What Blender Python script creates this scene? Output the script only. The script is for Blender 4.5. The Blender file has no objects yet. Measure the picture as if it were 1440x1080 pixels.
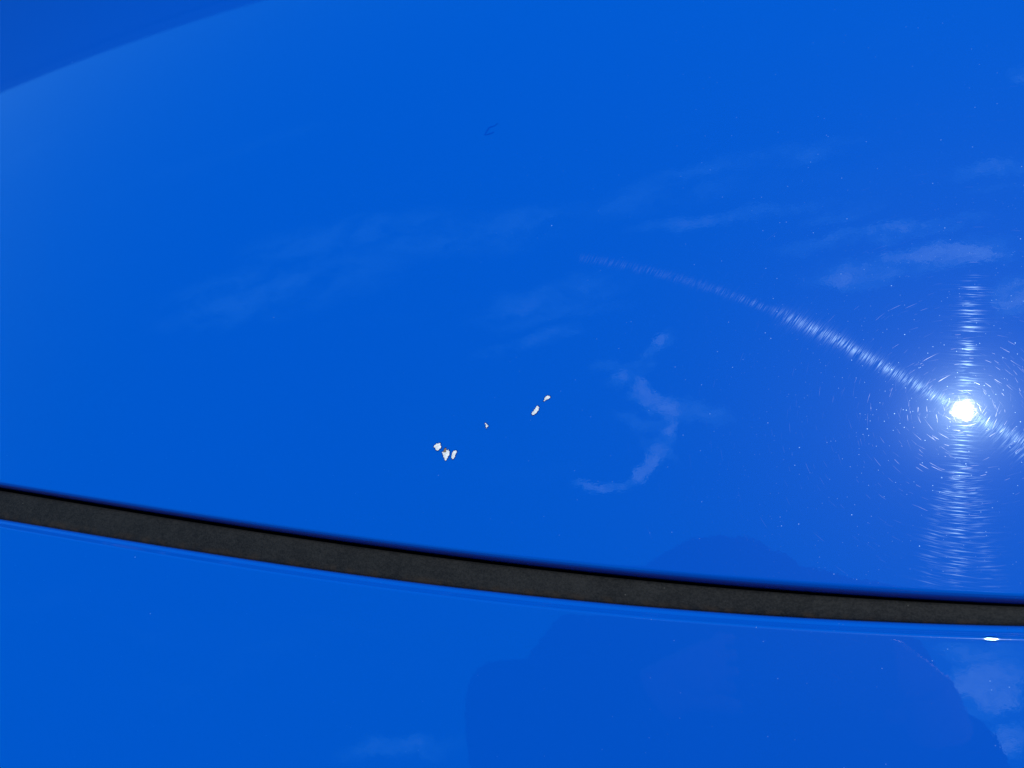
import bpy, bmesh, math, random
import numpy as np
from mathutils import Vector, Matrix

random.seed(7)
rng = np.random.default_rng(7)
SC = bpy.context.scene
COL = SC.collection

# ------------------------------------------------------------------ camera
F = 1082.0                      # focal length in pixels of the 1440 px wide picture
CAM_H = 0.42                    # metres above the paint
zc = Vector((340.0, -365.0, -F)).normalized() * -1.0
xw = Vector((1, 0, 0)); xw = (xw - zc * xw.dot(zc)).normalized()
yw = zc.cross(xw)
ROT = Matrix((xw, yw, zc))      # camera axes -> world axes
cam_data = bpy.data.cameras.new("camera")
cam_data.sensor_width = 36.0
cam_data.lens = F / 1440.0 * 36.0
cam_data.clip_start = 0.01
cam_data.clip_end = 2000.0
cam = bpy.data.objects.new("camera", cam_data)
COL.objects.link(cam)
cam.matrix_world = Matrix.Translation((0, 0, CAM_H)) @ ROT.to_4x4()
SC.camera = cam

# ------------------------------------------------------------------ light
SUN_DIR = Vector((0.2722, 0.2821, 0.9199)).normalized()
SUN_EL = math.asin(SUN_DIR.z)
SUN_ROT = math.atan2(SUN_DIR.x, SUN_DIR.y)
sun_data = bpy.data.lights.new("sun", 'SUN')
sun_data.energy = 3.0
sun_data.angle = math.radians(0.5)
sun_data.color = (1.0, 0.965, 0.91)
sun = bpy.data.objects.new("sun", sun_data)
COL.objects.link(sun)
sun.rotation_euler = SUN_DIR.to_track_quat('Z', 'Y').to_euler()
sun.location = SUN_DIR * 20

world = bpy.data.worlds.new("World")
SC.world = world
world.use_nodes = True
SKY_STRENGTH = 0.15

SC.view_settings.view_transform = 'Standard'
SC.view_settings.look = 'None'
SC.view_settings.exposure = 0.0
SC.view_settings.gamma = 1.0
SC.cycles.max_bounces = 8
SC.cycles.sample_clamp_indirect = 4.0


class NT:
    """small helper for node trees"""
    def __init__(self, tree):
        self.t = tree
        self.t.nodes.clear()

    def n(self, kind, **kw):
        nd = self.t.nodes.new(kind)
        for k, v in kw.items():
            setattr(nd, k, v)
        return nd

    def put(self, sock, v):
        if isinstance(v, bpy.types.NodeSocket):
            self.t.links.new(v, sock)
        elif v is not None:
            if isinstance(v, (tuple, list)) and sock.type == 'RGBA' and len(v) == 3:
                v = (*v, 1.0)
            sock.default_value = v

    def math(self, op, a, b=None, c=None, clamp=False):
        nd = self.n('ShaderNodeMath', operation=op, use_clamp=clamp)
        for i, v in enumerate((a, b, c)):
            if v is not None:
                self.put(nd.inputs[i], v)
        return nd.outputs[0]

    def vmath(self, op, a, b=None):
        nd = self.n('ShaderNodeVectorMath', operation=op)
        self.put(nd.inputs[0], a)
        if b is not None:
            self.put(nd.inputs[3 if op == 'SCALE' else 1], b)
        return nd.outputs[1] if op in ('LENGTH', 'DISTANCE', 'DOT_PRODUCT') else nd.outputs[0]

    def xyz(self, x, y, z=0.0):
        nd = self.n('ShaderNodeCombineXYZ')
        for i, v in enumerate((x, y, z)):
            self.put(nd.inputs[i], v)
        return nd.outputs[0]

    def sep(self, v):
        nd = self.n('ShaderNodeSeparateXYZ')
        self.put(nd.inputs[0], v)
        return nd.outputs

    def noise(self, vec, scale, detail=2.0, rough=0.5, dist=0.0):
        nd = self.n('ShaderNodeTexNoise')
        self.put(nd.inputs['Vector'], vec)
        nd.inputs['Scale'].default_value = scale
        nd.inputs['Detail'].default_value = detail
        nd.inputs['Roughness'].default_value = rough
        nd.inputs['Distortion'].default_value = dist
        return nd.outputs[0], nd.outputs[1]

    def step(self, v, lo, hi, a=0.0, b=1.0):
        nd = self.n('ShaderNodeMapRange', interpolation_type='SMOOTHSTEP')
        self.put(nd.inputs[0], v)
        for i, x in enumerate((lo, hi, a, b)):
            self.put(nd.inputs[i + 1], x)
        return nd.outputs[0]

    def mix(self, f, a, b):
        nd = self.n('ShaderNodeMix', data_type='RGBA')
        self.put(nd.inputs[0], f)
        self.put(nd.inputs[6], a)
        self.put(nd.inputs[7], b)
        return nd.outputs[2]

    def grey(self, v):
        nd = self.n('ShaderNodeCombineColor')
        for i in range(3):
            self.put(nd.inputs[i], v)
        return nd.outputs[0]


# ------------------------------------------------------------------ sky with thin summer cloud
w = NT(world.node_tree)
sky = w.n('ShaderNodeTexSky', sky_type='NISHITA')
sky.sun_disc = False
sky.sun_elevation = SUN_EL
sky.sun_rotation = SUN_ROT
sky.altitude = 600
sky.air_density = 1.0
sky.dust_density = 0.0
sky.ozone_density = 2.0
tc = w.n('ShaderNodeTexCoord')
d = tc.outputs['Generated']
dx, dy, dz = w.sep(d)
dzc = w.math('MAXIMUM', dz, 0.03)
u = w.math('DIVIDE', dx, dzc)
v = w.math('DIVIDE', dy, dzc)
uv = w.xyz(u, v)                 # the cloud layer seen as a flat deck overhead
_, warp = w.noise(uv, 3.0, 4.0, 0.6)
uvw = w.vmath('ADD', uv, w.vmath('SCALE', w.vmath('SUBTRACT', warp, (0.5, 0.5, 0.5)), 0.07))
_, warp2 = w.noise(uv, 13.0, 5.0, 0.68)
uvw = w.vmath('ADD', uvw, w.vmath('SCALE', w.vmath('SUBTRACT', warp2, (0.5, 0.5, 0.5)), 0.065))
ux, uy, _z = w.sep(uvw)
# cloud banks: centre, half length, half width, heading (degrees), density
BANKS = [
    (-0.139, 0.411, 0.045, 0.0164, 30, 0.70),
    (-0.106, 0.439, 0.045, 0.0133, 50, 0.85),
    (-0.129, 0.374, 0.044, 0.0109, -65, 0.80),
    (-0.112, 0.348, 0.045, 0.0164, -33, 0.85),
    (-0.140, 0.322, 0.042, 0.0086, -14, 0.40),
    (-0.100, 0.296, 0.043, 0.0140, -105, 0.75),
    (-0.114, 0.287, 0.040, 0.0094, -42, 0.40),
    (-0.128, 0.252, 0.038, 0.0109, -139, 0.85),
    (-0.182, 0.228, 0.053, 0.0070, -169, 0.70),
    (-0.051, 0.328, 0.059, 0.0148, -21, 0.40),
    (-0.172, 0.421, 0.033, 0.012, -15, 0.30),
    (0.230, 0.612, 0.145, 0.019, 4, 0.70),
    (0.212, 0.554, 0.100, 0.028, 4, 0.90),
    (0.325, 0.557, 0.092, 0.030, 2, 1.00),
    (0.215, 0.535, 0.035, 0.015, 4, 0.60),
    (0.386, 0.480, 0.037, 0.029, 21, 0.90),
    (0.386, 0.456, 0.027, 0.014, 12, 0.60),
    (0.077, 0.797, 0.173, 0.026, 3, 0.42),
    (-0.083, 0.747, 0.140, 0.042, 9, 0.30),
    (0.027, 0.679, 0.160, 0.016, 1, 0.48),
    (0.193, 0.662, 0.070, 0.014, 11, 0.30),
    (-0.279, 0.564, 0.144, 0.044, 9, 0.42),
    (-0.298, 0.484, 0.111, 0.017, 10, 0.48),
    (-0.190, 0.526, 0.055, 0.014, 2, 0.30),
    (-0.877, 0.709, 0.326, 0.080, -1, 0.30),
    (-0.589, 0.775, 0.392, 0.062, -9, 0.28),
    (-0.352, 0.754, 0.158, 0.031, -4, 0.30),
    (0.414, 0.713, 0.069, 0.020, 7, 0.55),
    (0.494, 0.911, 0.020, 0.017, 12, 0.60),
    (0.414, 0.677, 0.049, 0.011, 2, 0.30),
    (0.265, -0.052, 0.057, 0.028, 22, 0.85),
    (0.247, -0.115, 0.061, 0.024, 7, 0.75),
    (0.268, -0.011, 0.055, 0.019, -3, 0.50),
    (-0.505, -0.147, 0.100, 0.016, 7, 0.40),
]
dens = None
for cx, cy, a, b, ang, k in BANKS:
    ca, sa = math.cos(math.radians(ang)), math.sin(math.radians(ang))
    px = w.math('SUBTRACT', ux, cx)
    py = w.math('SUBTRACT', uy, cy)
    p = w.math('ADD', w.math('MULTIPLY', px, ca / a), w.math('MULTIPLY', py, sa / a))
    q = w.math('ADD', w.math('MULTIPLY', px, -sa / b), w.math('MULTIPLY', py, ca / b))
    r2 = w.math('ADD', w.math('MULTIPLY', p, p), w.math('MULTIPLY', q, q))
    g = w.math('MULTIPLY', w.step(r2, 1.5, 0.0), k)
    dens = g if dens is None else w.math('MAXIMUM', dens, g)
brush = w.n('ShaderNodeMapping')
w.put(brush.inputs[0], uvw)
brush.inputs['Rotation'].default_value = (0, 0, math.radians(-12))
brush.inputs['Scale'].default_value = (0.55, 1.5, 1.0)
fine, _ = w.noise(brush.outputs[0], 12.0, 7.0, 0.66, 0.6)
wisp = w.n('ShaderNodeMapping')
w.put(wisp.inputs[0], uvw)
wisp.inputs['Rotation'].default_value = (0, 0, math.radians(-20))
wisp.inputs['Scale'].default_value = (0.35, 1.6, 1.0)
far, _ = w.noise(wisp.outputs[0], 3.0, 6.0, 0.62, 0.3)
thin = w.math('MULTIPLY', w.step(far, 0.54, 0.85), 0.16)     # faint cirrus everywhere else
dens = w.math('MULTIPLY', dens, w.step(fine, 0.33, 0.63))
dens = w.math('MAXIMUM', dens, thin)
dens = w.math('MULTIPLY', dens, w.step(dz, 0.05, 0.25))
hs = w.n('ShaderNodeHueSaturation')
hs.inputs['Hue'].default_value = 0.492
w.put(hs.inputs['Saturation'], w.step(dz, 0.0, 0.20, 0.9, 1.45))
w.put(hs.inputs['Color'], sky.outputs[0])
white = w.mix(w.step(dens, 0.25, 0.65), (0.9, 5.6, 10.6), (3.0, 6.8, 10.4))
skyc = w.mix(dens, hs.outputs[0], white)
bg = w.n('ShaderNodeBackground')
w.put(bg.inputs[0], skyc)
bg.inputs[1].default_value = SKY_STRENGTH
out = w.n('ShaderNodeOutputWorld')
w.t.links.new(bg.outputs[0], out.inputs[0])


# ------------------------------------------------------------------ materials
def material(name):
    m = bpy.data.materials.new(name)
    m.use_nodes = True
    return m, NT(m.node_tree)


def simple(name, color, rough=0.7, spec=0.5, metallic=0.0, var=0.0, scale=40.0):
    m, t = material(name)
    p = t.n('ShaderNodeBsdfPrincipled')
    o = t.n('ShaderNodeOutputMaterial')
    if var:
        c = t.n('ShaderNodeTexCoord')
        f, _ = t.noise(c.outputs['Object'], scale, 4.0)
        lo = tuple(x * (1 - var) for x in color)
        hi = tuple(min(1, x * (1 + var)) for x in color)
        t.put(p.inputs['Base Color'], t.mix(f, lo, hi))
    else:
        t.put(p.inputs['Base Color'], color)
    p.inputs['Roughness'].default_value = rough
    p.inputs['Specular IOR Level'].default_value = spec
    p.inputs['Metallic'].default_value = metallic
    t.t.links.new(p.outputs[0], o.inputs[0])
    return m


def paint_material():
    m, t = material("blue_car_paint")
    c = t.n('ShaderNodeTexCoord')
    P = c.outputs['Object']
    X, Y, Z = t.sep(P)
    P2 = t.xyz(X, Y, 0.0)
    # base coat under a clear coat
    p = t.n('ShaderNodeBsdfPrincipled')
    t.put(p.inputs['Base Color'], (0.0, 0.0905, 0.530))
    p.inputs['Roughness'].default_value = 0.42
    p.inputs['Specular IOR Level'].default_value = 0.02
    p.inputs['Coat Weight'].default_value = 1.0
    p.inputs['Coat Roughness'].default_value = 0.0135
    p.inputs['Coat IOR'].default_value = 1.75
    # very slight orange peel in the lacquer
    peel, _ = t.noise(P2, 420.0, 2.0)
    bp = t.n('ShaderNodeBump')
    bp.inputs['Strength'].default_value = 0.012
    bp.inputs['Distance'].default_value = 0.0005
    t.put(bp.inputs['Height'], peel)
    t.put(p.inputs['Coat Normal'], bp.outputs[0])
    acc = p.outputs[0]

    def add(sh):
        nonlocal acc
        a = t.n('ShaderNodeAddShader')
        t.t.links.new(acc, a.inputs[0])
        t.t.links.new(sh, a.inputs[1])
        acc = a.outputs[0]

    def gloss(color, rough, aniso=0.0, tangent=None, rotation=None):
        g = t.n('ShaderNodeBsdfAnisotropic', distribution='GGX')
        t.put(g.inputs['Color'], color)
        g.inputs['Roughness'].default_value = rough
        g.inputs['Anisotropy'].default_value = aniso
        if tangent is not None:
            t.put(g.inputs['Tangent'], tangent)
        add(g.outputs[0])

    # fine haze of the worn lacquer
    gloss(tuple(HAZE[0] * q for q in (0.55, 0.85, 1.0)), HAZE[1])

    # wiping marks: bundles of fine parallel scratches, each bundle with its own direction
    for ang, along, across, lo, hi, amt, ry, an, seed, region in WIPES:
        if isinstance(ang, tuple):       # a wipe that swings round as it goes
            swing = t.math('MAXIMUM', t.math('SUBTRACT', 0.06, X), 0.0)
            aa = t.math('ADD', math.radians(ang[0]), t.math('MULTIPLY', swing, math.radians(ang[1])))
            ca, sa = t.math('COSINE', aa), t.math('SINE', aa)
        else:
            ca, sa = math.cos(math.radians(ang)), math.sin(math.radians(ang))
        Xr, Yr = t.math('SUBTRACT', X, 0.01), t.math('SUBTRACT', Y, 0.185)
        uu = t.math('ADD', t.math('MULTIPLY', Xr, ca), t.math('MULTIPLY', Yr, sa))
        vv = t.math('SUBTRACT', t.math('MULTIPLY', Yr, ca), t.math('MULTIPLY', Xr, sa))
        s = t.xyz(t.math('MULTIPLY', uu, along), t.math('MULTIPLY', vv, across), seed)
        f, col = t.noise(s, 1.0, 3.0, 0.62)
        k = t.step(f, lo, hi)
        f2, _ = t.noise(t.xyz(t.math('MULTIPLY', uu, along * 1.3), t.math('MULTIPLY', vv, across * 0.16), seed + 5.0), 1.0, 2.0)
        k = t.math('MULTIPLY', k, t.step(f2, 0.30, 0.60, 0.55 if isinstance(ang, tuple) else 0.3, 1.0))
        if region:                       # where the cloth passed
            (x0, y0, rx, ry_) = region
            ex = t.math('DIVIDE', t.math('SUBTRACT', X, x0), rx)
            ey = t.math('DIVIDE', t.math('SUBTRACT', Y, y0), ry_)
            e = t.math('ADD', t.math('MULTIPLY', ex, ex), t.math('MULTIPLY', ey, ey))
            rag, _ = t.noise(P2, 60.0, 3.0)
            e = t.math('ADD', e, t.math('MULTIPLY', t.math('SUBTRACT', rag, 0.5), 0.5))
            k = t.math('MULTIPLY', k, t.step(e, 1.0, 0.70))
        tint = t.mix(0.18, (0.52, 0.90, 1.06), col)
        colr = t.vmath('SCALE', tint, t.math('MULTIPLY', k, amt))
        gloss(colr, math.sqrt(ry), an, t.xyz(ca, sa, 0.0))

    # swirl marks: short scratches pointing every way; only those across the light show
    for i, (scale, ln, wd, amt, ry, an, keep) in enumerate(SWIRLS):
        vo = t.n('ShaderNodeTexVoronoi', feature='F1')
        q = t.vmath('ADD', P2, (0.37 * i, 0.21 * i, 0.0))
        t.put(vo.inputs['Vector'], q)
        vo.inputs['Scale'].default_value = scale
        rc = t.sep(vo.outputs['Color'])
        th = t.math('MULTIPLY', rc[0], math.pi)
        ct, st = t.math('COSINE', th), t.math('SINE', th)
        pos = vo.outputs['Position']
        rel = t.vmath('SUBTRACT', q, pos)
        rx, ry2, _ = t.sep(rel)
        uu = t.math('ADD', t.math('MULTIPLY', rx, ct), t.math('MULTIPLY', ry2, st))
        vv = t.math('SUBTRACT', t.math('MULTIPLY', ry2, ct), t.math('MULTIPLY', rx, st))
        vv = t.math('ADD', vv, t.math('MULTIPLY', t.math('MULTIPLY', uu, uu), 8.0))
        k = t.math('MULTIPLY', t.step(t.math('ABSOLUTE', uu), ln, ln * 0.4), t.step(t.math('ABSOLUTE', vv), wd, wd * 0.3))
        k = t.math('MULTIPLY', k, t.math('MULTIPLY', t.math('GREATER_THAN', rc[1], 1 - keep), rc[2]))
        gloss(t.vmath('SCALE', (0.9, 0.97, 1.0), t.math('MULTIPLY', k, amt)), math.sqrt(ry), an, t.xyz(ct, st, 0.0))

    # dust: tiny grains that catch the light
    for i, (scale, rad, amt, rough, keep) in enumerate(DUST):
        vo = t.n('ShaderNodeTexVoronoi', feature='F1')
        t.put(vo.inputs['Vector'], t.vmath('ADD', P2, (1.37 * i, 2.21 * i, 0.0)))
        vo.inputs['Scale'].default_value = scale
        rc = t.sep(vo.outputs['Color'])
        k = t.step(t.math('DIVIDE', vo.outputs['Distance'], scale), rad, rad * 0.4)
        k = t.math('MULTIPLY', k, t.math('MULTIPLY', t.math('GREATER_THAN', rc[1], 1 - keep), t.math('MULTIPLY', rc[2], rc[2])))
        gloss(t.vmath('SCALE', (0.62, 0.92, 1.0), t.math('MULTIPLY', k, amt)), rough)
    o = t.n('ShaderNodeOutputMaterial')
    t.t.links.new(acc, o.inputs[0])
    return m


HAZE = (0.0014, 0.165)
WIPES = [
    # angle, freq along, freq across, lo, hi, amount, alpha, anisotropy, seed, region (x, y, rx, ry)
    (171.3, 55.0, 1200.0, 0.50, 0.63, 0.0030, 0.020, 0.80, 1.0, (0.11, 0.105, 0.16, 0.085)),
    (0.4,   60.0, 1200.0, 0.50, 0.66, 0.0013, 0.016, 0.80, 2.0, (0.11, 0.042, 0.10, 0.040)),
    (162.8, 60.0, 1200.0, 0.50, 0.66, 0.0015, 0.016, 0.80, 3.0, (0.09, 0.040, 0.10, 0.038)),
    ((50.0, 78.0), 85.0, 1700.0, 0.42, 0.60, 0.0020, 0.024, 0.89, 4.0, (0.100, 0.135, 0.085, 0.085)),
    ((50.0, 78.0), 85.0, 1700.0, 0.46, 0.64, 0.0005, 0.013, 0.92, 5.0, (-0.030, 0.205, 0.062, 0.075)),
    (40.7,  60.0, 1200.0, 0.48, 0.66, 0.0007, 0.018, 0.80, 6.0, (0.14, 0.083, 0.05, 0.030)),
]
SWIRLS = [
    # cells per metre, half length, half width, amount, alpha, anisotropy, share kept
    (70.0, 0.0055, 0.00011, 0.0035, 0.018, 0.72, 0.6),
    (120.0, 0.0040, 0.00010, 0.0050, 0.016, 0.68, 0.8),
    (210.0, 0.0024, 0.00010, 0.0045, 0.012, 0.64, 0.9),
    (260.0, 0.0019, 0.00009, 0.0050, 0.010, 0.60, 0.95),
    (170.0, 0.0034, 0.00008, 0.0060, 0.013, 0.66, 0.95),
]
DUST = [
    # cells per metre, radius, amount, roughness, share kept
    (520.0, 0.00025, 0.036, 0.25, 0.75),
    (250.0, 0.00030, 0.130, 0.38, 0.65),
    (50.0, 0.00046, 0.42, 0.68, 0.50),
]

PAINT = paint_material()


def rubber_material():
    m, t = material("weathered_rubber")
    c = t.n('ShaderNodeTexCoord')
    P = c.outputs['Object']
    p = t.n('ShaderNodeBsdfPrincipled')
    a, _ = t.noise(P, 900.0, 4.0, 0.65)
    b, _ = t.noise(P, 55.0, 4.0, 0.6)
    at = t.n('ShaderNodeUVMap')
    vx, vy, _ = t.sep(at.outputs[0])
    grain, _ = t.noise(t.xyz(t.math('MULTIPLY', vx, 260.0), t.math('MULTIPLY', vy, 9.0)), 1.0, 4.0, 0.6)
    k = t.math('ADD', t.math('MULTIPLY', a, 0.55), t.math('ADD', t.math('MULTIPLY', b, 0.25), t.math('MULTIPLY', grain, 0.30)))
    col = t.mix(t.step(k, 0.40, 0.72), (0.0032, 0.0044, 0.0052), (0.0185, 0.0190, 0.0182))
    rust = t.math('MULTIPLY', t.step(vy, 0.70, 0.95), t.step(t.noise(P, 130.0, 4.0)[0], 0.42, 0.70))
    col = t.mix(t.math('MULTIPLY', rust, 0.55), col, (0.040, 0.026, 0.014))
    t.put(p.inputs['Base Color'], col)
    vo = t.n('ShaderNodeTexVoronoi', feature='F1')
    t.put(vo.inputs['Vector'], P)
    vo.inputs['Scale'].default_value = 190.0
    rc = t.sep(vo.outputs['Color'])
    grit = t.math('MULTIPLY', t.step(vo.outputs['Distance'], 0.085, 0.03), t.math('GREATER_THAN', rc[0], 0.80))
    col = t.mix(t.math('MULTIPLY', grit, t.math('MULTIPLY', rc[1], 0.9)), col, (0.16, 0.15, 0.13))
    t.put(p.inputs['Base Color'], col)
    p.inputs['Roughness'].default_value = 0.78
    p.inputs['Specular IOR Level'].default_value = 0.22
    bp = t.n('ShaderNodeBump')
    bp.inputs['Strength'].default_value = 0.55
    bp.inputs['Distance'].default_value = 0.0006
    t.put(bp.inputs['Height'], k)
    t.put(p.inputs['Normal'], bp.outputs[0])
    o = t.n('ShaderNodeOutputMaterial')
    t.t.links.new(p.outputs[0], o.inputs[0])
    return m


RUBBER = rubber_material()


# ------------------------------------------------------------------ helpers
def link(name, me, mat, parent=None, loc=(0, 0, 0), smooth=True):
    if mat is not None and not me.materials:
        me.materials.append(mat)
    if smooth:
        me.polygons.foreach_set('use_smooth', [True] * len(me.polygons))
    o = bpy.data.objects.new(name, me)
    COL.objects.link(o)
    o.location = loc
    if parent is not None:
        o.parent = parent
    return o


def thing(name, label, cat, loc=(0, 0, 0), group=None):
    o = bpy.data.objects.new(name, None)
    COL.objects.link(o)
    o.location = loc
    o.empty_display_size = 0.1
    o['label'] = label
    o['category'] = cat
    if group:
        o['group'] = group
    return o


def grid_mesh(name, pts, uvs=None):
    """pts: (rows, cols, 3) array"""
    r, c, _ = pts.shape
    idx = np.arange(r * c).reshape(r, c)
    q = np.stack([idx[:-1, :-1], idx[:-1, 1:], idx[1:, 1:], idx[1:, :-1]], -1).reshape(-1, 4)
    me = bpy.data.meshes.new(name)
    me.from_pydata(pts.reshape(-1, 3).tolist(), [], q.tolist())
    if uvs is not None:
        lay = me.uv_layers.new(name="UVMap")
        flat = uvs.reshape(-1, 2)[q.reshape(-1)]
        lay.data.foreach_set('uv', flat.reshape(-1).astype(np.float32))
    me.update()
    return me


# ------------------------------------------------------------------ the car
GROUND_Z = -0.95
RX, RY = 9.0, 6.0


def z0(x, y):
    return -x * x / (2 * RX) - y * y / (2 * RY)


def seam(c, x):
    """plan curve of the seam, straightened beyond the picture"""
    x = np.asarray(x, float)
    xc = np.clip(x, -0.66, 0.22)
    p = np.polyval(c, xc)
    return p + np.polyval(np.polyder(np.array(c)), xc) * (x - xc)


UP = [0.10774, 0.15663, -0.10412, 0.02774]
LO = [0.12783, 0.18733, -0.07603, 0.01393]
XS = np.concatenate([np.linspace(-1.05, -0.70, 24)[:-1], np.linspace(-0.70, 0.30, 320), np.linspace(0.30, 0.75, 24)[1:]])


def sweep(curve, prof, shape=None):
    """prof: list of (offset across the seam towards +y, height over the body surface)"""
    y = seam(curve, XS)
    dydx = np.gradient(y, XS)
    nx, ny = -dydx / np.sqrt(1 + dydx ** 2), 1 / np.sqrt(1 + dydx ** 2)
    rows = []
    for s, h in prof:
        px, py = XS + nx * s, y + ny * s
        rows.append(np.stack([px, py, z0(px, py) + h], -1))
    return np.array(rows)


car = thing('blue_car', 'glossy blue car seen very close, two painted panels with black rubber seal between', 'car', (0, 0, GROUND_Z))
LOC = (0, 0, -GROUND_Z)

# the broad panel with its turned-down edge
prof = [(0.004, -0.026), (0.0015, -0.019), (0.0004, -0.0125)]
rr, hh = 0.0047, 0.0115
for k in range(34):
    a = math.radians(100 - 100 * k / 33)
    prof.append((rr * (1 - max(0.0, math.sin(a)) ** 0.92), -hh * (1 - math.cos(a))))
s = rr
while s < 1.15:
    s += 0.0012 + 0.06 * (s - rr) if s < 0.3 else 0.02
    prof.append((s, 0.0))
prof = prof[::-1]
panel = link('body_panel', grid_mesh('body_panel', sweep(UP, prof)), PAINT, car, LOC)
panel['label'] = 'broad blue panel with chipped paint and sun glare'

# the neighbouring panel with its rolled lip
prof = [(0.0012, -0.016), (0.0004, -0.0100), (0.0, -0.0072)]
lipp = [(-0.0003, -0.0056), (-0.0007, -0.0049), (-0.0012, -0.0045), (-0.0018, -0.00418), (-0.0022, -0.00400), (-0.0026, -0.00385),
        (-0.0031, -0.00355), (-0.0037, -0.0030), (-0.0043, -0.0025)]
for k in range(12):
    a = math.radians(36.0 * (1 - k / 11))
    lipp.append((-0.0066 + 0.0027 * math.sin(a), -0.00125 - 0.0027 * (1 - math.cos(a))))
prof += lipp
s = 0.0070
while s < 0.34:
    s += 0.0015 + 0.05 * (s - 0.0070)
    prof.append((-s, -0.00125 - 1.6 * max(0.0, s - 0.22) ** 2))
lower = link('body_panel', grid_mesh('body_panel', sweep(LO, prof)), PAINT, car, LOC)
lower['label'] = 'blue panel with rolled lip below the rubber seal'

# rubber weather strip bedded in the gap
yu, yl = seam(UP, XS), seam(LO, XS)
cols = [(-0.10, -0.024), (0.00, -0.0225), (0.07, -0.0170), (0.105, -0.0105), (0.13, -0.0088), (0.17, -0.0081), (0.25, -0.0075), (0.40, -0.0071), (0.55, -0.0069),
        (0.70, -0.0069), (0.82, -0.0071), (0.91, -0.0074), (0.965, -0.0079), (1.0, -0.0092), (1.012, -0.0130)]
rows, uvr = [], []
for f, h in cols:
    y = yu + (yl - yu) * f
    rows.append(np.stack([XS, y, z0(XS, y) + h], -1))
    uvr.append(np.stack([XS, np.full_like(XS, f)], -1))
seal = link('rubber_seal', grid_mesh('rubber_seal', np.array(rows), np.array(uvr)), RUBBER, car, LOC)

# ------------------------------------------------------------------ ground
me = bpy.data.meshes.new('ground')
me.from_pydata([(-300, -300, 0), (300, -300, 0), (300, 300, 0), (-300, 300, 0)], [], [(0, 1, 2, 3)])
ground = link('ground', me, simple('asphalt', (0.06, 0.06, 0.058), 0.9, 0.3, 0, 0.35, 3.0), None, (0, 0, GROUND_Z))
ground['kind'] = 'structure'

# ------------------------------------------------------------------ the long low building mirrored in the paint
house = thing('house', 'long low house with dark eave mirrored in the blue paint', 'house', (-4.0, 5.35, GROUND_Z))
house.rotation_euler.z = -0.20
wall_m = simple('house_render', (0.13, 0.21, 0.29), 0.85, 0.3, 0, 0.15, 2.0)
tile_m = simple('roof_tile', (0.15, 0.21, 0.27), 0.8, 0.3, 0, 0.3, 6.0)


def box_bm(bm, x0, x1, y0, y1, za, zb):
    vs = [bm.verts.new(p) for p in ((x0, y0, za), (x1, y0, za), (x1, y1, za), (x0, y1, za), (x0, y0, zb), (x1, y0, zb), (x1, y1, zb), (x0, y1, zb))]
    for f in ((0, 3, 2, 1), (4, 5, 6, 7), (0, 1, 5, 4), (1, 2, 6, 5), (2, 3, 7, 6), (3, 0, 4, 7)):
        bm.faces.new([vs[i] for i in f])


def bm_obj(name, bm, mat, parent=None, loc=(0, 0, 0), smooth=False):
    me = bpy.data.meshes.new(name)
    bm.to_mesh(me)
    bm.free()
    return link(name, me, mat, parent, loc, smooth)


bm = bmesh.new(); box_bm(bm, -9.3, 8.3, 0.03, 6.9, 0, 3.245)
bm_obj('wall', bm, wall_m, house)
bm = bmesh.new()
vs = [bm.verts.new(p) for p in ((-9.4, 0, 3.25), (8.4, 0, 3.25), (8.4, 3.5, 4.8), (-9.4, 3.5, 4.8), (8.4, 7, 3.25), (-9.4, 7, 3.25),
                                (-9.4, 0, 3.37), (8.4, 0, 3.37), (8.4, 3.5, 4.92), (-9.4, 3.5, 4.92), (8.4, 7, 3.37), (-9.4, 7, 3.37))]
for f in ((0, 1, 2, 3), (3, 2, 4, 5), (6, 9, 8, 7), (9, 11, 10, 8), (0, 6, 7, 1), (5, 4, 10, 11), (1, 7, 8, 2), (2, 8, 10, 4), (0, 3, 9, 6), (3, 5, 11, 9)):
    bm.faces.new([vs[i] for i in f])
bm_obj('roof', bm, tile_m, house)
glass_m = simple('window_glass', (0.03, 0.035, 0.04), 0.08, 0.5)
frame_m = simple('window_frame', (0.7, 0.7, 0.68), 0.5)
for x in (-7.0, -3.5, 0.0, 3.2):
    bm = bmesh.new()
    for a in ((x - 0.7, x + 0.7, -0.02, 0.029, 1.0, 1.07), (x - 0.7, x + 0.7, -0.02, 0.029, 2.33, 2.40),
              (x - 0.7, x - 0.63, -0.02, 0.029, 1.07, 2.33), (x + 0.63, x + 0.7, -0.02, 0.029, 1.07, 2.33), (x - 0.03, x + 0.03, -0.015, 0.029, 1.07, 2.33)):
        box_bm(bm, *a)
    wn = bm_obj('window', bm, frame_m, house)
    bm = bmesh.new(); box_bm(bm, x - 0.63, x + 0.63, 0.005, 0.02, 1.07, 2.33)
    bm_obj('pane', bm, glass_m, wn)

# ------------------------------------------------------------------ chips in the paint, down to the pale primer
R_T = ROT


def on_body(px, py, lift=0.0):
    """where the sight line through a point of the 1440 x 1080 picture meets the panel"""
    dv = (R_T @ Vector((px - 720.0, 540.0 - py, -F))).normalized()
    p = Vector((0, 0, CAM_H))
    t = CAM_H / -dv.z
    for _ in range(20):
        q = p + dv * t
        t += (q.z - z0(q.x, q.y) - lift) / -dv.z
    return p + dv * t


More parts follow.
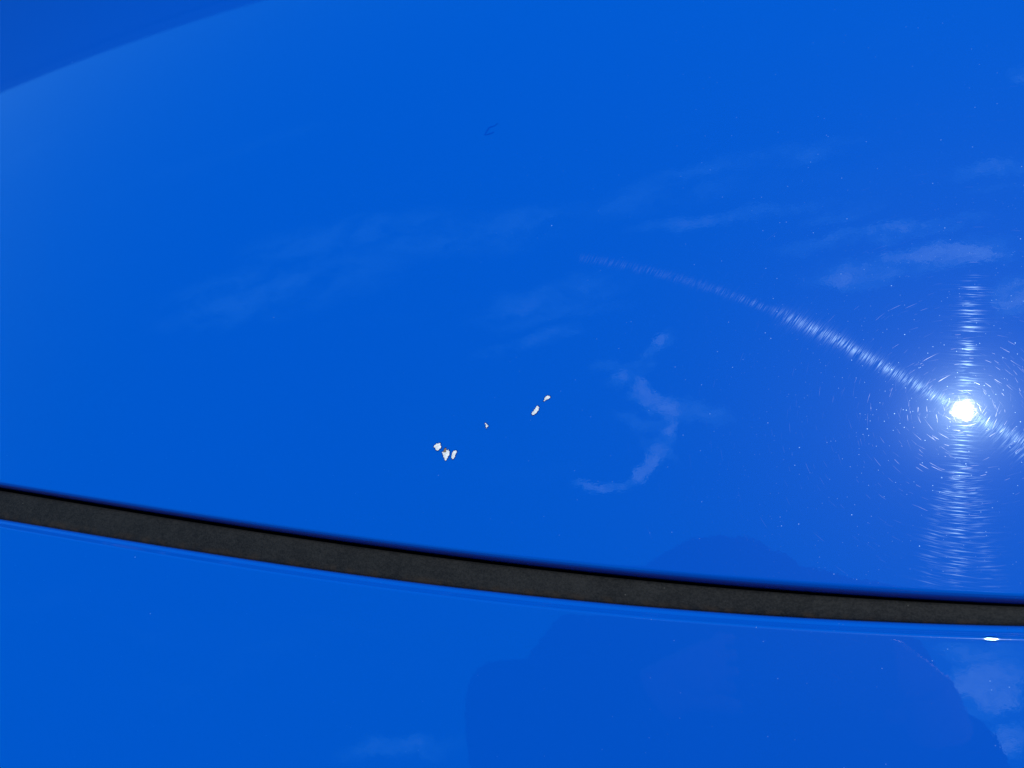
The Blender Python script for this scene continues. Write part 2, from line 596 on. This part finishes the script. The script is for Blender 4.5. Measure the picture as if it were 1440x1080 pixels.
def chip_material():
    m, t = material("pale_primer")
    c = t.n('ShaderNodeTexCoord')
    f, _ = t.noise(c.outputs['Object'], 900.0, 4.0, 0.7)
    p = t.n('ShaderNodeBsdfPrincipled')
    t.put(p.inputs['Base Color'], t.mix(t.step(f, 0.30, 0.70), (0.62, 0.64, 0.63), (0.92, 0.94, 0.92)))
    p.inputs['Roughness'].default_value = 0.9
    p.inputs['Specular IOR Level'].default_value = 0.2
    bp = t.n('ShaderNodeBump')
    bp.inputs['Strength'].default_value = 0.6
    bp.inputs['Distance'].default_value = 0.0003
    t.put(bp.inputs['Height'], f)
    t.put(p.inputs['Normal'], bp.outputs[0])
    o = t.n('ShaderNodeOutputMaterial')
    t.t.links.new(p.outputs[0], o.inputs[0])
    return m


PRIMER = chip_material()
EDGE = simple('shaded_paint_edge', (0.0, 0.030, 0.20), 0.9, 0.0)  # broken paint rim, its blue darkened to stand for the shadow there
BARE = simple('bare_spot', (0.22, 0.17, 0.12), 0.8, 0.2)
CHIPS = [
    ([(278, 605), (290, 585), (305, 575), (314, 577), (325, 570), (330, 590), (332, 610), (318, 625), (295, 625)], 'rounded white chip at the left of a cluster of three'),
    ([(345, 640), (360, 618), (368, 608), (378, 625), (395, 618), (400, 650), (395, 670), (385, 690), (372, 708), (358, 700), (352, 680), (348, 662)], 'largest white chip with a brownish bare spot'),
    ([(418, 690), (415, 670), (425, 650), (430, 635), (444, 632), (450, 628), (458, 640), (450, 655), (442, 665), (435, 690), (425, 697)], 'narrow white chip at the right of a cluster of three'),
    ([(678, 415), (690, 425), (702, 435), (695, 447), (685, 458), (681, 440)], 'tiny single white chip'),
    ([(1040, 345), (1042, 330), (1060, 310), (1075, 295), (1088, 280), (1103, 295), (1095, 315), (1080, 335), (1060, 350), (1048, 354)], 'long slanting white chip'),
    ([(1130, 242), (1140, 228), (1150, 215), (1165, 200), (1180, 205), (1186, 218), (1170, 230), (1150, 238), (1135, 245)], 'wedge shaped white chip, uppermost of all'),
]
for outline, lab in CHIPS:
    pts = [on_body(560 + a / 5.54, 520 + b / 5.54) for a, b in outline]
    ring = []
    for i, p in enumerate(pts):                       # break each side unevenly
        q = pts[(i + 1) % len(pts)]
        ring.append(p)
        for f in (0.33, 0.66):
            ring.append(p.lerp(q, f) + Vector((q.y - p.y, p.x - q.x, 0)) * random.uniform(-0.30, 0.30))
    cen = sum(ring, Vector()) / len(ring)
    base = Vector((cen.x, cen.y, z0(cen.x, cen.y)))
    verts, faces, mats = [], [], []

    def add_ring(k, h, jit=0.0, grow=0.0):
        i0 = len(verts)
        for p in ring:
            dv = (p - cen)
            dv.z = 0
            q = cen + dv * k + dv.normalized() * grow
            verts.append((q.x - base.x, q.y - base.y, z0(q.x, q.y) + h + random.uniform(-jit, jit) - base.z))
        return i0
    n = len(ring)
    ids = [add_ring(0.96, 0.00004, 0, 0.0006), add_ring(0.96, 0.00030, 0.00006, 0.00006), add_ring(0.94, 0.00016, 0.00002), add_ring(0.62, 0.00022, 0.00008), add_ring(0.30, 0.00026, 0.00008)]
    for r, (a, b) in enumerate(zip(ids[:-1], ids[1:])):
        for i in range(n):
            j = (i + 1) % n
            faces.append((a + i, a + j, b + j, b + i))
            mats.append(1 if r < 1 else 0)
    verts.append((0, 0, 0.00024))
    for i in range(n):
        faces.append((ids[-1] + i, ids[-1] + (i + 1) % n, len(verts) - 1))
        mats.append(0)
    if 'largest' in lab:                              # the bare spot at its upper edge
        for i in range(len(faces)):
            fx = [verts[v] for v in faces[i]]
            mx, my = sum(v[0] for v in fx) / len(fx), sum(v[1] for v in fx) / len(fx)
            if mats[i] == 0 and my > 0.0008 and abs(mx + 0.0007) < 0.00085 and my < 0.0036:
                mats[i] = 2
    me = bpy.data.meshes.new('paint_chip')
    me.from_pydata(verts, [], faces)
    for mt in (PRIMER, EDGE, BARE):
        me.materials.append(mt)
    me.polygons.foreach_set('material_index', mats)
    o = link('paint_chip', me, None, panel, base, False)
    o['label'] = lab


def ribbon(name, strokes, width, mat, parent, lab):
    verts, faces = [], []
    for st in strokes:
        P = [on_body(*p) for p in st]
        i0 = len(verts)
        for i, p in enumerate(P):
            tn = (P[min(i + 1, len(P) - 1)] - P[max(i - 1, 0)]).normalized()
            nn = Vector((-tn.y, tn.x, 0))
            wd = width * (0.35 + 0.65 * math.sin(math.pi * (i + 0.6) / (len(P) + 0.2)))
            for k, h in ((-1, 0.00003), (0, 0.00012), (1, 0.00003)):
                q = p + nn * wd * k
                verts.append((q.x, q.y, z0(q.x, q.y) + h))
        for i in range(len(P) - 1):
            for k in (0, 1):
                a = i0 + i * 3 + k
                faces.append((a, a + 1, a + 4, a + 3))
    me = bpy.data.meshes.new(name)
    me.from_pydata(verts, [], faces)
    o = link(name, me, mat, parent, (0, 0, 0))
    o['label'] = lab
    return o


MARK_BLUE = simple('darker_blue', (0.0, 0.070, 0.455), 0.9, 0.0)  # slightly darker blue than the panel around it
ribbon('mark', [[(681, 190), (683, 187.5), (685.5, 183), (688, 179.5), (692, 178), (695.5, 177), (700.5, 173)],
                   [(682, 189.5), (685, 189.3), (689, 188), (692, 187), (695, 185.5)]], 0.0007, MARK_BLUE, panel, 'faint dark hooked mark')

# ------------------------------------------------------------------ the photographer, mirrored in the lower paint
person = thing('person', 'person in dark shirt leaning over the car with a phone, mirrored in the paint', 'person', (0, -0.52, GROUND_Z))
POFF = Vector((0, -0.52, GROUND_Z))
SKIN = simple('skin', (0.42, 0.25, 0.18), 0.55, 0.4)
SHIRT = simple('dark_shirt', (0.004, 0.009, 0.018), 1.0, 0.0)
JEANS = simple('jeans', (0.03, 0.04, 0.07), 0.9, 0.2)
HAIR = simple('dark_hair', (0.009, 0.009, 0.009), 1.0, 0.0)
SHOE = simple('shoe', (0.05, 0.05, 0.05), 0.6, 0.4)


def skinned(name, nodes, edges, mat, parent, levels=2, root=0):
    me = bpy.data.meshes.new(name)
    me.from_pydata([(Vector(n[:3]) - POFF) for n in nodes], edges, [])
    o = link(name, me, mat, parent, (0, 0, 0), False)
    sk = o.modifiers.new('skin', 'SKIN')
    sk.use_smooth_shade = True
    lay = me.skin_vertices[0].data
    for i, nd in enumerate(nodes):
        lay[i].radius = (nd[3], nd[4] if len(nd) > 4 else nd[3])
        lay[i].use_root = (i == root)
    sub = o.modifiers.new('subdivision', 'SUBSURF')
    sub.levels = sub.render_levels = levels
    return o


N, E = {}, []
def nd(k, *v):
    N[k] = v
def chain(*ks):
    for a, b in zip(ks[:-1], ks[1:]):
        E.append((a, b))
nd('pelvis', 0, -0.49, 0.06, 0.15, 0.11); nd('waist', -0.01, -0.42, 0.25, 0.13, 0.10); nd('chest', -0.03, -0.26, 0.50, 0.15, 0.11)
nd('yoke', -0.04, -0.11, 0.685, 0.11, 0.08); nd('neck', -0.04, -0.03, 0.750, 0.058); nd('skull_base', -0.04, 0.02, 0.795, 0.080)
nd('skull', -0.04, 0.085, 0.825, 0.095, 0.085)
nd('jaw', -0.04, 0.030, 0.730, 0.048); nd('nose', -0.04, 0.080, 0.718, 0.013)
chain('pelvis', 'waist', 'chest', 'yoke', 'neck', 'skull_base', 'skull'); chain('skull_base', 'jaw'); chain('skull', 'nose')
for sd, sg in (('l', -1), ('r', 1)):
    ear = sd + 'ear'; nd(ear, -0.04 + sg * 0.112, 0.045, 0.80, 0.018); chain('skull', ear)
    nd(sd + 'hip', sg * 0.10, -0.51, -0.06, 0.092); nd(sd + 'knee', sg * 0.11, -0.49, -0.47, 0.058); nd(sd + 'calf', sg * 0.115, -0.52, -0.62, 0.056)
    nd(sd + 'ankle', sg * 0.12, -0.54, -0.88, 0.038); nd(sd + 'toe', sg * 0.13, -0.40, -0.915, 0.032)
    chain('pelvis', sd + 'hip', sd + 'knee', sd + 'calf', sd + 'ankle', sd + 'toe')
nd('lshoulder', -0.218, -0.004, 0.700, 0.088); nd('lelbow', -0.290, -0.170, 0.55, 0.060); nd('lfore', -0.22, -0.125, 0.500, 0.050); nd('lwrist', -0.10, -0.045, 0.455, 0.029); nd('lpalm', -0.050, -0.025, 0.445, 0.030, 0.018)
nd('rshoulder', 0.132, 0.022, 0.700, 0.092); nd('relbow', 0.160, -0.200, 0.52, 0.052); nd('rfore', 0.175, -0.120, 0.475, 0.044); nd('rwrist', 0.170, -0.075, 0.435, 0.029); nd('rpalm', 0.150, -0.030, 0.425, 0.030, 0.018)
chain('yoke', 'lshoulder', 'lelbow', 'lfore', 'lwrist', 'lpalm'); chain('yoke', 'rshoulder', 'relbow', 'rfore', 'rwrist', 'rpalm')
for sd, px_, py_, pz_, sg in (('l', -0.050, -0.025, 0.445, 1), ('r', 0.150, -0.030, 0.425, -1)):
    for f, (oy, ln) in enumerate(((0.030, 0.040), (0.012, 0.046), (-0.006, 0.043), (-0.022, 0.034))):
        a, b, c_ = '%s%da' % (sd, f), '%s%db' % (sd, f), '%s%dc' % (sd, f)
        nd(a, px_ + sg * 0.012, py_ + oy * 0.8, pz_ + 0.004, 0.0095); nd(b, px_ + sg * 0.012, py_ + oy, pz_ + 0.012 + ln * 0.4, 0.0085)
        nd(c_, px_ + sg * (0.012 + ln * 0.45), py_ + oy, pz_ + 0.016 + ln * 0.45, 0.0075)
        chain(sd + 'palm', a, b, c_)
    a, b = sd + 'ta', sd + 'tb'
    nd(a, px_ + sg * 0.004, py_ - 0.036, pz_ + 0.008, 0.011); nd(b, px_ + sg * 0.030, py_ - 0.042, pz_ + 0.030, 0.009)
    chain(sd + 'wrist', a, b)
keys = list(N)
skinned('body', [N[k] for k in keys], [(keys.index(a), keys.index(b)) for a, b in E], SKIN, person)


def garment(name, ks, grow, mat, extra=()):
    sub = [k for k in keys if k in ks]
    ed = [(sub.index(a), sub.index(b)) for a, b in E if a in sub and b in sub]
    return skinned(name, [tuple(N[k][:3]) + tuple(r + grow for r in N[k][3:]) for k in sub], ed, mat, person)


garment('shirt', ['pelvis', 'waist', 'chest', 'yoke', 'lshoulder', 'lelbow', 'rshoulder', 'relbow', 'lfore', 'rfore', 'lwrist', 'rwrist'], 0.022, SHIRT)
skinned('sleeve', [(-0.150, -0.140, 0.62, 0.105), (-0.235, -0.128, 0.58, 0.115), (-0.315, -0.128, 0.55, 0.122), (-0.362, -0.138, 0.54, 0.115)], [(0, 1), (1, 2), (2, 3)], SHIRT, person)
garment('trousers', ['waist', 'pelvis', 'lhip', 'lknee', 'lcalf', 'lankle', 'rhip', 'rknee', 'rcalf', 'rankle'], 0.010, JEANS)
for sg in (-1, 1):
    skinned('shoe', [(sg * 0.12, -0.56, -0.90, 0.045), (sg * 0.125, -0.47, -0.905, 0.045), (sg * 0.132, -0.36, -0.912, 0.036)], [(0, 1), (1, 2)], SHOE, person)
bm = bmesh.new()
bmesh.ops.create_uvsphere(bm, u_segments=40, v_segments=24, radius=1.0)
for vt in bm.verts:
    c = vt.co
    wob = 1.0 + 0.03 * math.sin(9 * c.x + 2) * math.cos(11 * c.y) + 0.02 * math.sin(23 * c.x - 17 * c.y + 9 * c.z)
    k = 0.78 if c.z < -0.25 and c.y > -0.1 else 1.0          # cut back around the face
    vt.co = Vector((-0.04 + 0.140 * c.x * wob, 0.063 + 0.112 * c.y * wob, 0.845 + 0.110 * c.z * wob * k)) - POFF
bm_obj('hair', bm, HAIR, person, (0, 0, 0), True)

# the phone, held flat over the paint, its lens is the camera
phone = thing('phone', 'dark phone held flat over the car in both hands', 'phone', (0, 0, CAM_H))
phone.rotation_euler = ROT.to_euler()
bm = bmesh.new(); box_bm(bm, -0.016, 0.132, -0.058, 0.014, 0.005, 0.0125)
bmesh.ops.bevel(bm, geom=[e for e in bm.edges], offset=0.002, segments=2, affect='EDGES')
bm_obj('case', bm, simple('phone_case', (0.02, 0.02, 0.022), 0.4), phone)
bm = bmesh.new(); box_bm(bm, -0.012, 0.128, -0.054, 0.010, 0.0126, 0.0130)
bm_obj('screen', bm, simple('phone_glass', (0.01, 0.01, 0.012), 0.05), phone)

# ------------------------------------------------------------------ leafy screen out of view, added so the rolled edges mirror something dark
added_hedge = thing('added_hedge', 'tall dark green leafy screen, added to darken reflections in the rolled edges', 'added_hedge', (-6, -6, GROUND_Z))
HP = [Vector(p) for p in ((-9.5, 2.0), (-8.5, -4.0), (-3.5, -8.5), (4.0, -8.2), (8.5, -3.0))]
LEAF = simple('added_hedge_leaf', (0.035, 0.065, 0.02), 0.7, 0.3, 0, 0.5, 2.0)
cv, cf, lv, lf = [], [], [], []
lens = [(b - a).length for a, b in zip(HP[:-1], HP[1:])]
for (a, b), L in zip(zip(HP[:-1], HP[1:]), lens):
    tn = (b - a).normalized()
    nn = Vector((-tn.y, tn.x))
    i0 = len(cv)
    for q, off in ((a, -0.5), (b, -0.5), (b, 0.5), (a, 0.5)):
        p = q + nn * off
        cv += [(p.x + 6, p.y + 6, 0.0), (p.x + 6, p.y + 6, 4.1)]
    for k in range(4):
        j = (k + 1) % 4
        cf.append((i0 + 2 * k, i0 + 2 * j, i0 + 2 * j + 1, i0 + 2 * k + 1))
    cf.append((i0 + 1, i0 + 3, i0 + 5, i0 + 7))
    for _ in range(int(L * 420)):
        u_ = random.random()
        if random.random() < 0.3:
            h_, o_ = 4.1 + abs(random.gauss(0, 0.28)) * (0.6 + 0.5 * math.sin(u_ * L * 2.1)), random.uniform(-0.55, 0.55)
        else:
            h_, o_ = random.uniform(0.05, 4.3), (0.5 + abs(random.gauss(0, 0.10))) * random.choice((-1, 1))
        p = a.lerp(b, u_) + nn * o_
        c = Vector((p.x + 6, p.y + 6, h_))
        e1 = Vector((random.gauss(0, 1), random.gauss(0, 1), random.gauss(0, 1))).normalized() * random.uniform(0.06, 0.14)
        e2 = e1.cross(Vector((random.gauss(0, 1), random.gauss(0, 1), random.gauss(0, 1)))).normalized() * random.uniform(0.04, 0.08)
        k = len(lv)
        lv += [tuple(c - e1), tuple(c + e2), tuple(c + e1), tuple(c - e2)]
        lf.append((k, k + 1, k + 2, k + 3))
me = bpy.data.meshes.new('stems'); me.from_pydata(cv, [], cf)
link('stems', me, simple('added_hedge_wood', (0.02, 0.025, 0.012), 0.9, 0.2), added_hedge, (0, 0, 0), False)
me = bpy.data.meshes.new('foliage'); me.from_pydata(lv, [], lf)
fo = link('foliage', me, LEAF, added_hedge, (0, 0, 0), False)
fo['kind'] = 'stuff'
